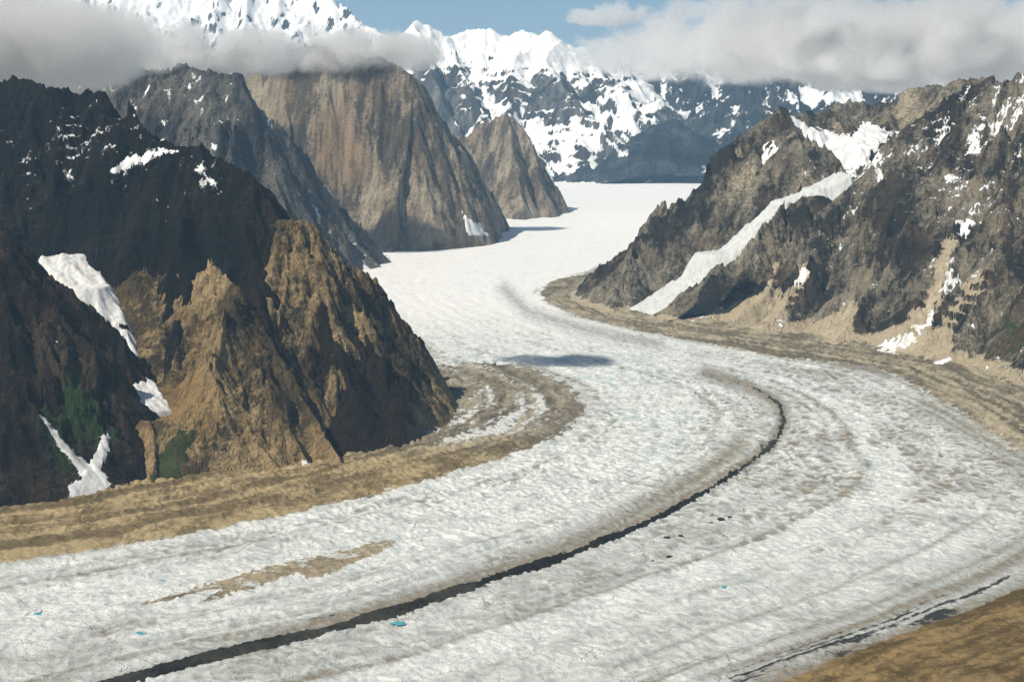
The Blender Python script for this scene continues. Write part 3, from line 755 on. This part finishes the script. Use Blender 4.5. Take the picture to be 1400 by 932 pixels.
nA = k.noise(c, 0.05, 8, 0.68); nB = k.noise(c, 0.012, 6, 0.6); nC = k.noise(c, 0.22, 5, 0.65)
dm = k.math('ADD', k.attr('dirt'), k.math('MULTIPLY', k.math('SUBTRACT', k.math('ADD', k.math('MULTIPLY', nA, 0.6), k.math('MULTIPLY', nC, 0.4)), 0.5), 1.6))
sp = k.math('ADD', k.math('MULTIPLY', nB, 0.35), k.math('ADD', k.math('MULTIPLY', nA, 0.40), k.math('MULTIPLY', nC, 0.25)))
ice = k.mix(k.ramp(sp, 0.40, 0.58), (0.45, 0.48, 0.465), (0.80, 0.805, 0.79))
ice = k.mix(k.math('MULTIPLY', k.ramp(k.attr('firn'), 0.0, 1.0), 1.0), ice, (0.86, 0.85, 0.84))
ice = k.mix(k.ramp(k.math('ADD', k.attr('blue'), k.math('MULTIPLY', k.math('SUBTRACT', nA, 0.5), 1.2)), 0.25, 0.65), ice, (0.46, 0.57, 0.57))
col = k.mix(k.math('MULTIPLY', k.ramp(dm, 0.20, 0.60), 0.72), ice, (0.29, 0.295, 0.272))
col = k.mix(k.math('MULTIPLY', k.ramp(dm, 0.48, 0.80), 0.85), col, (0.22, 0.18, 0.12))
dk = k.math('ADD', k.attr('dark'), k.math('MULTIPLY', k.math('SUBTRACT', nA, 0.5), 1.2))
col = k.mix(k.ramp(dk, 0.25, 0.55), col, (0.035, 0.036, 0.03))
def vor(scale, wmin, wmax):
    vd = k.n('ShaderNodeTexVoronoi', feature='DISTANCE_TO_EDGE')
    mp = k.n('ShaderNodeVectorMath', operation='ADD'); k.l(c, mp.inputs[0])
    wn = k.n('ShaderNodeTexNoise'); k.l(c, wn.inputs['Vector']); wn.inputs['Scale'].default_value = scale * 1.2; wn.inputs['Detail'].default_value = 4
    sc_ = k.n('ShaderNodeVectorMath', operation='SCALE'); k.l(wn.outputs['Color'], sc_.inputs[0]); sc_.inputs['Scale'].default_value = 0.9 / scale
    k.l(sc_.outputs[0], mp.inputs[1]); k.l(mp.outputs[0], vd.inputs['Vector']); vd.inputs['Scale'].default_value = scale
    return k.math('SUBTRACT', 1.0, k.ramp(vd.outputs['Distance'], wmin, wmax))
crack = k.math('MULTIPLY', vor(0.028, 0.012, 0.05), k.ramp(nB, 0.54, 0.64))
col = k.mix(k.math('MULTIPLY', crack, 0.3), col, (0.22, 0.25, 0.25))
nrm = k.bump(k.math('SUBTRACT', k.math('ADD', nA, k.math('MULTIPLY', nC, 0.45)), k.math('MULTIPLY', crack, 0.5)), 0.9, 4.0)
M['ice'] = k.finish(col, 0.6, nrm, 0.3)
_lp = poly_sdf(GX, GY, G([(-400, 700), (0, 690), (430, 640), (605, 540), (622, 505), (720, 503), (778, 530), (795, 562), (762, 594), (600, 648), (400, 697), (100, 752), (0, 768), (-420, 830)]))
dirt = np.maximum(dirt, 0.58 + np.clip(_lp / 150, -0.8, 0.1) + 0.5 * band)
_rp = poly_sdf(GX, GY, G([(840, 360), (742, 398), (790, 432), (950, 466), (1120, 494), (1240, 520), (1400, 618), (1650, 690), (1650, 520), (1100, 440)]))
dirt = np.maximum(dirt, 0.55 + np.clip(_rp / 150, -0.8, 0.1) + 0.5 * band)
_hp = poly_sdf(GX, GY, G([(1040, 945), (1130, 905), (1330, 832), (1600, 725), (1900, 1400), (800, 1400)]))
dirt = np.maximum(dirt, 0.72 + np.clip(_hp / 170, -0.8, 0.1) + 0.4 * band)
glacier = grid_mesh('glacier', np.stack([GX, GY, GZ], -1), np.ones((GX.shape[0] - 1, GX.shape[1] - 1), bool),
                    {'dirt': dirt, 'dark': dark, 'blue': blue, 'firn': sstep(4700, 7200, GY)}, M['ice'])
tag(glacier, 'wide grooved valley glacier sweeping in an S-bend towards the camera', None, None, 'structure')

# moraines: bands of rubble lying on the ice, cut from the same surface
def moraine(name, mat, field, thick, label, ice=None, relief=None, lim=0.35, cat='moraine', edge=0.55, grey=0.0):
    """field: >0 inside, about 1 deep inside"""
    m = field
    on = m > -lim
    kp = on[:-1, :-1] & on[1:, :-1] & on[:-1, 1:] & on[1:, 1:]
    zz = GZ + np.clip(m, -1, 1) * thick + (relief if relief is not None else 0) * np.clip(m, 0, 1)
    ice = ice if ice is not None else np.full(GX.shape, -1.0)
    if edge: ice = np.maximum(ice, edge - 1.1 * m + 0.25 * rag)
    A = {'ice': ice, 'tone': STREAK, 'grey': grey + np.zeros_like(GX)}
    o = grid_mesh(name, np.stack([GX, GY, zz], -1), kp, A, mat)
    return tag(o, label, cat, None, None if cat else 'structure')

STREAK = 0.9 * fbm(warp * 34, GY / 1200, 5, 93) + 0.4 * fbm(GX / 110, GY / 110, 3, 94)
rag = fbm(GX / 60, GY / 60, 5, 91)
M['medial'] = rubble_mat('dark_moraine_rubble', (0.016, 0.016, 0.013), (0.05, 0.048, 0.038), 0.06, 1.5)
M['lateral'] = rubble_mat('brown_moraine_rubble', (0.16, 0.12, 0.062), (0.42, 0.325, 0.18), 0.055, 3.0)
M['rlateral'] = rubble_mat('tan_moraine_rubble', (0.15, 0.12, 0.078), (0.42, 0.345, 0.225), 0.05, 3.0)
dmed, _ = seg_dist(GX, GY, G(mp))
wid = np.clip(6.0 + 15 * (1 - sstep(2300, 3500, GY)) + 3.0 * (1 - sstep(3200, 4300, GY)), 6.0, 30) * (1 - 0.75 * sstep(4700, 5050, GY))
medial = moraine('medial_moraine', M['medial'], 1.0 - (dmed + 9 * rag + 9 * bumpy + 7 * fbm(GX / 11, GY / 11, 2, 33)) / (wid * (1 + 0.5 * perlin(GX / 140, GY / 140, 31))), 4.0, 'thin black line of moraine rubble curving down the middle of the glacier', lim=0.5, edge=0.0)

left_poly = [(-400, 700), (-100, 705), (0, 688), (100, 668), (200, 640), (350, 615), (430, 600), (490, 572), (540, 540), (575, 515), (605, 500), (660, 498), (720, 503), (778, 530), (795, 562), (762, 594), (690, 622), (600, 648), (500, 675), (400, 697), (250, 730), (100, 752), (0, 768), (-200, 800), (-420, 830)]
loop = G([(570, 648), (640, 622), (715, 596), (766, 572), (778, 552), (755, 528), (710, 512), (660, 505)])
dloop, _ = seg_dist(GX, GY, loop)
inner = np.clip(poly_sdf(GX, GY, G([(540, 640), (600, 600), (640, 560), (640, 520), (680, 508), (730, 520), (765, 545), (755, 568), (700, 596), (620, 624)])) / 60, -.6, .6)
sdl = poly_sdf(GX, GY, G(left_poly))
far_l = sstep(3650, 4250, GY)
ringn = fbm(sdl / 34 + 0.6 * rag, GX * 0 + GY / 900, 4, 101)
left = moraine('lateral_moraine', M['lateral'], (sdl + 15 + (40 + 30 * far_l) * rag + 14 * bumpy + 30 * far_l * (hum - 0.45)) / (95 + 10 * far_l), 2.5, 'wide brown moraine below the left mountains, looping out onto the ice',
               ice=-0.15 + 0.30 * far_l + (0.4 + 0.35 * far_l) * band + 0.75 * ringn * (0.35 + 0.65 * far_l) + (0.15 * cr1 + 0.45 * (hum - 0.45) + 0.2 * bumpy) * far_l,
               relief=2 * cr1 * far_l + 2.5 * lo1 + 3 * fbm(GX / 25, GY / 25, 4, 97), grey=0.75 * far_l)

right_poly = [(840, 360), (800, 376), (760, 383), (742, 398), (748, 412), (790, 432), (860, 448), (950, 466), (1050, 486), (1120, 494), (1190, 500), (1240, 520), (1300, 556), (1400, 618), (1500, 670), (1650, 690), (1650, 520), (1400, 505), (1280, 470), (1100, 440), (950, 415), (880, 400)]
sdr = poly_sdf(GX, GY, G(right_poly))
right = moraine('lateral_moraine', M['rlateral'], (sdr + 15 + 45 * rag + 14 * bumpy) / 100, 3.5, 'tan rubble moraine below the right mountains, hooked at its far end',
                ice=0.05 + 0.6 * band + 0.35 * sstep(50, 0, sdr) + 0.4 * (hum - .45), grey=0.35, relief=3 * cr1 + 3 * lo1 + 3 * fbm(GX / 30, GY / 30, 4, 98))

st_poly = [(195, 826), (260, 806), (350, 778), (430, 762), (500, 744), (545, 738), (520, 755), (480, 775), (430, 792), (415, 790), (400, 785), (330, 808), (280, 822), (300, 806), (240, 820)]
streak = moraine('debris_streak', M['lateral'], (poly_sdf(GX, GY, G(st_poly)) + 30 * rag + 12 * bumpy + 8 * cr2) / 26, 1.2, 'separate small brown streak of debris lying on the lower left ice', ice=0.50 + 0.6 * band + 0.7 * rag, cat='debris streak', grey=0.45)

hill_poly = [(1040, 945), (1075, 930), (1130, 905), (1230, 868), (1330, 832), (1400, 803), (1600, 725), (1900, 800), (1900, 1400), (800, 1400), (900, 1050)]
sdh = poly_sdf(GX, GY, G(hill_poly))
M['tundra'] = rubble_mat('ochre_tundra_slope', (0.10, 0.070, 0.030), (0.28, 0.195, 0.09), 0.05, 2.0)
hs = moraine('hillside', M['tundra'], (sdh + 14 * rag) / 45, 4.0, 'ochre brown hillside in the bottom right corner', relief=np.clip(sdh, 0, 900) * 0.16 + 8 * fbm(GX / 90, GY / 90, 4, 99), cat=None, edge=0.0)

# ------------------------------------------------------------------ small things on the ice
def disc_mesh(name, mat, rx, ry, rot, seed, dome=0.0, n=28):
    rng = np.random.default_rng(seed)
    vs = [(0, 0, dome)]; fs = []
    ph = rng.uniform(0, 6.28, 4)
    for ring, f in enumerate((0.5, 1.0)):
        for i in range(n):
            a = 2 * math.pi * i / n
            r = f * (1 + 0.22 * math.sin(2 * a + ph[0]) + 0.14 * math.sin(3 * a + ph[1]) + 0.08 * math.sin(5 * a + ph[2]))
            x, y = rx * r * math.cos(a), ry * r * math.sin(a)
            vs.append((x * math.cos(rot) - y * math.sin(rot), x * math.sin(rot) + y * math.cos(rot), dome * (1 - f) - (0.0 if f < 1 else 0.8)))
    for i in range(n):
        j = (i + 1) % n
        fs.append((0, 1 + i, 1 + j)); fs.append((1 + i, 1 + n + i, 1 + n + j, 1 + j))
    me = bpy.data.meshes.new(name); me.from_pydata(vs, [], fs); me.update()
    me.materials.append(mat)
    o = bpy.data.objects.new(name, me); COL.objects.link(o)
    return o

def ice_top(x, y, r):
    m = (np.abs(GX - x) < r) & (np.abs(GY - y) < r)
    return float(np.max(GZ[m])) if m.any() else float(zg(y))

k = NT('meltwater'); M['water'] = k.finish((0.09, 0.36, 0.44), 0.12, None, 0.5)
pools = [(52, 838, 9, 5, 'small blue melt pool near the left edge of the ice'),
         (193, 866, 9, 6, 'turquoise melt pool on lower left ice above the black moraine line'),
         (545, 853, 15, 6, 'longest turquoise melt pool just below the black moraine line'),
         (222, 793, 7, 4, 'faint blue melt pool left of the brown debris streak'),
         (990, 800, 8, 4, 'bright blue melt pool on the white ice of the lower right'),
         (1048, 800, 5, 3, 'tiny pale melt pool right of the bright blue one')]
for i, (px, py, rx, ry, lab) in enumerate(pools):
    x, y = ground(px, py)
    o = disc_mesh('melt_pool', M['water'], rx, ry * 1.6, 0.3, i + 5)
    o.location = (x, y, ice_top(x, y, rx * 0.8) + 0.3)
    tag(o, lab, 'melt pool', 'blue melt pools on the ice')

def boulder(seed, s, mat):
    import bmesh
    bm = bmesh.new(); bmesh.ops.create_icosphere(bm, subdivisions=3, radius=1.0)
    rng = np.random.default_rng(seed)
    dirs = rng.normal(size=(9, 3)); dirs /= np.linalg.norm(dirs, axis=1)[:, None]; offs = rng.uniform(0.55, 0.85, 9)
    for v in bm.verts:
        p = np.array(v.co)
        for d, o_ in zip(dirs, offs):
            t = p @ d
            if t > o_: p = p - d * (t - o_)
        v.co = Vector((p[0] * s[0], p[1] * s[1], p[2] * s[2]))
    me = bpy.data.meshes.new('boulder'); bm.to_mesh(me); bm.free(); me.materials.append(mat)
    o = bpy.data.objects.new('boulder', me); COL.objects.link(o); return o
bl = [(912, 734, 8, 'flat dark boulder, left of the row on the ice right of the black moraine'),
      (930, 732, 6, 'small dark boulder between two larger ones right of the black moraine'),
      (985, 712, 9, 'widest dark boulder on the ice right of the black moraine'),
      (998, 707, 6, 'dark boulder at the upper right end of the boulder row'),
      (972, 714, 5, 'small dark boulder just left of the widest one'),
      (915, 759, 8, 'lone dark boulder nearer the camera, below the boulder row'),
      (892, 765, 4, 'tiny dark boulder left of the lone nearer one')]
for i, (px, py, s, lab) in enumerate(bl):
    x, y = ground(px, py)
    o = boulder(i + 3, (s * 1.15, s * 0.75, s * 0.45), M['medial']); o.location = (x, y, ice_top(x, y, s) - 0.5)
    o.rotation_euler = (0, 0, 0.35 + 0.2 * math.sin(i * 3))
    tag(o, lab, 'boulder', 'dark boulders on the ice')

# ------------------------------------------------------------------ clouds
SUN_AZ, SUN_EL = math.radians(231), math.radians(48)   # compass-like: 0 = +Y, clockwise
to_sun = Vector((math.sin(SUN_AZ) * math.cos(SUN_EL), math.cos(SUN_AZ) * math.cos(SUN_EL), math.sin(SUN_EL)))

def cloud_mat(name, size, dens, cover, nscale, col=(0.97, 0.97, 0.97), flat=2.2):
    k = NT(name)
    tc = k.n('ShaderNodeTexCoord')
    sp = k.n('ShaderNodeSeparateXYZ'); k.l(tc.outputs['Object'], sp.inputs[0])
    zneg = k.math('MULTIPLY', k.math('MINIMUM', sp.outputs[2], 0.0), flat)
    zz = k.math('ADD', k.math('MAXIMUM', sp.outputs[2], 0.0), zneg)
    cb = k.n('ShaderNodeCombineXYZ'); k.l(sp.outputs[0], cb.inputs[0]); k.l(sp.outputs[1], cb.inputs[1]); k.l(zz, cb.inputs[2])
    ln = k.n('ShaderNodeVectorMath', operation='LENGTH'); k.l(cb.outputs[0], ln.inputs[0])
    mp = k.n('ShaderNodeMapping'); mp.inputs['Scale'].default_value = (size[0] / 1000, size[1] / 1000, size[2] / 1000 * 1.3)
    k.l(tc.outputs['Object'], mp.inputs[0])
    n = k.noise(mp.outputs[0], nscale, 6, 0.64, 0.4)
    f = k.math('ADD', k.math('SUBTRACT', cover, ln.outputs['Value']), k.math('MULTIPLY', k.math('SUBTRACT', n, 0.5), 2.5))
    edge = k.ramp(k.math('SUBTRACT', 1.0, ln.outputs['Value']), 0.0, 0.12)
    d = k.math('MULTIPLY', k.math('MULTIPLY', k.ramp(f, 0.0, 0.3), edge), dens)
    v = k.n('ShaderNodeVolumePrincipled'); v.inputs['Color'].default_value = (*col, 1); k.l(d, v.inputs['Density']); v.inputs['Anisotropy'].default_value = 0.2
    k.l(v.outputs[0], k.out.inputs['Volume'])
    return k.m

def cloud(px, py, Y, rpx, rpy, depth, label, dens=0.006, cover=0.75, nscale=2.2, flat=2.2, rot=0.0, pos=None, size=None):
    import bmesh
    if pos is None:
        pos = at(px, py, Y); size = (rpx / FPX * Y, depth, rpy / FPX * Y)
    bm = bmesh.new(); bmesh.ops.create_icosphere(bm, subdivisions=4, radius=1.0)
    for v in bm.verts:
        if v.co.z < 0: v.co.z /= flat
    me = bpy.data.meshes.new('cloud'); bm.to_mesh(me); bm.free()
    o = bpy.data.objects.new('cloud', me); COL.objects.link(o)
    o.location = pos; o.scale = size; o.rotation_euler = (0, 0, rot)
    me.materials.append(cloud_mat('cloud_vapour', size, dens, cover, nscale, flat=flat))
    tag(o, label, 'cloud'); return o

cloud(-70, 85, 5700, 310, 130, 800, 'dark low cloud resting on the dark mountain in the top left corner', 0.010, 0.85, 2.4)
cloud(240, 84, 8250, 200, 66, 200, 'long grey cloud bank across the serrated grey ridge, left of the cliff', 0.014, 0.85, 2.6)
cloud(468, 82, 9500, 150, 54, 230, 'grey cloud cap hiding the top of the granite cliff', 0.014, 0.9, 2.8)
cloud(1250, 80, 10500, 480, 108, 900, 'broad grey cloud bank hanging low over the right-hand mountains', 0.010, 0.85, 2.0)
cloud(880, 75, 14500, 180, 70, 600, 'pale ragged cloud drifting against the central snow peak', 0.005, 0.65, 1.8)
cloud(835, 25, 16000, 75, 28, 300, 'small bright white puff of cloud above the valley head', 0.010, 0.8, 2.4)
cloud(985, 15, 19000, 120, 40, 500, 'pale thin cloud at the top edge right of the small white puff', 0.005, 0.7, 1.6)

gx0, gy0 = ground(772, 493)
tt = 2300 / to_sun.z
cloud(0, 0, 0, 0, 0, 0, 'small loose cloud high over the left side of the valley', 0.02, 0.95, 2.0, pos=(gx0 + to_sun.x * tt, gy0 + to_sun.y * tt, 2300 + float(zg(gy0))), size=(290, 150, 110))

# ------------------------------------------------------------------ air
import bmesh
def haze(density, col):
    lo = Vector((-56000, -3500, -405)); hi = Vector((56000, 47000, 4600))
    bm = bmesh.new(); bmesh.ops.create_cube(bm, size=1.0)
    me = bpy.data.meshes.new('haze'); bm.to_mesh(me); bm.free()
    o = bpy.data.objects.new('haze', me); COL.objects.link(o)
    o.location = (lo + hi) / 2; o.scale = hi - lo
    k = NT('valley_haze'); v = k.n('ShaderNodeVolumePrincipled')
    v.inputs['Color'].default_value = (*col, 1); v.inputs['Density'].default_value = density; v.inputs['Anisotropy'].default_value = 0.1
    k.l(v.outputs[0], k.out.inputs['Volume']); me.materials.append(k.m)
    tag(o, None, None, None, 'stuff')
haze(1.9e-5, (0.42, 0.70, 1.0))

# ------------------------------------------------------------------ light, sky, camera
w = bpy.data.worlds.new('World'); sc.world = w; w.use_nodes = True
nt = w.node_tree; bg = nt.nodes['Background']
sky = nt.nodes.new('ShaderNodeTexSky'); sky.sky_type = 'NISHITA'; sky.sun_disc = False
sky.sun_elevation = SUN_EL; sky.sun_rotation = SUN_AZ; sky.altitude = 1500; sky.air_density = 1.0; sky.dust_density = 0.6
nt.links.new(sky.outputs[0], bg.inputs['Color']); bg.inputs['Strength'].default_value = 0.05
sd = bpy.data.lights.new('sun', 'SUN'); sd.energy = 4.6; sd.angle = math.radians(0.5); sd.color = (1.0, 0.92, 0.77)
so = bpy.data.objects.new('sun', sd); COL.objects.link(so); so.rotation_euler = (-to_sun).to_track_quat('-Z', 'Y').to_euler(); so.location = (0, 0, 4000)

cd = bpy.data.cameras.new('camera'); co = bpy.data.objects.new('camera', cd); COL.objects.link(co)
cd.sensor_width = 36; cd.lens = 36 * FPX / 1400; cd.clip_start = 1; cd.clip_end = 120000
co.location = (0, 0, H_CAM); co.rotation_euler = (math.pi / 2 - PITCH, 0, 0)
sc.camera = co
vs = sc.view_settings; vs.view_transform = 'Standard'; vs.look = 'None'; vs.exposure = 0.27; vs.gamma = 1; vs.use_curve_mapping = False
cy = sc.cycles
cy.use_denoising = True; cy.denoising_prefilter = 'NONE'
cy.max_bounces = 8; cy.diffuse_bounces = 2; cy.glossy_bounces = 2; cy.volume_bounces = 4; cy.transparent_max_bounces = 8
cy.volume_step_rate = 1.0; cy.volume_max_steps = 64
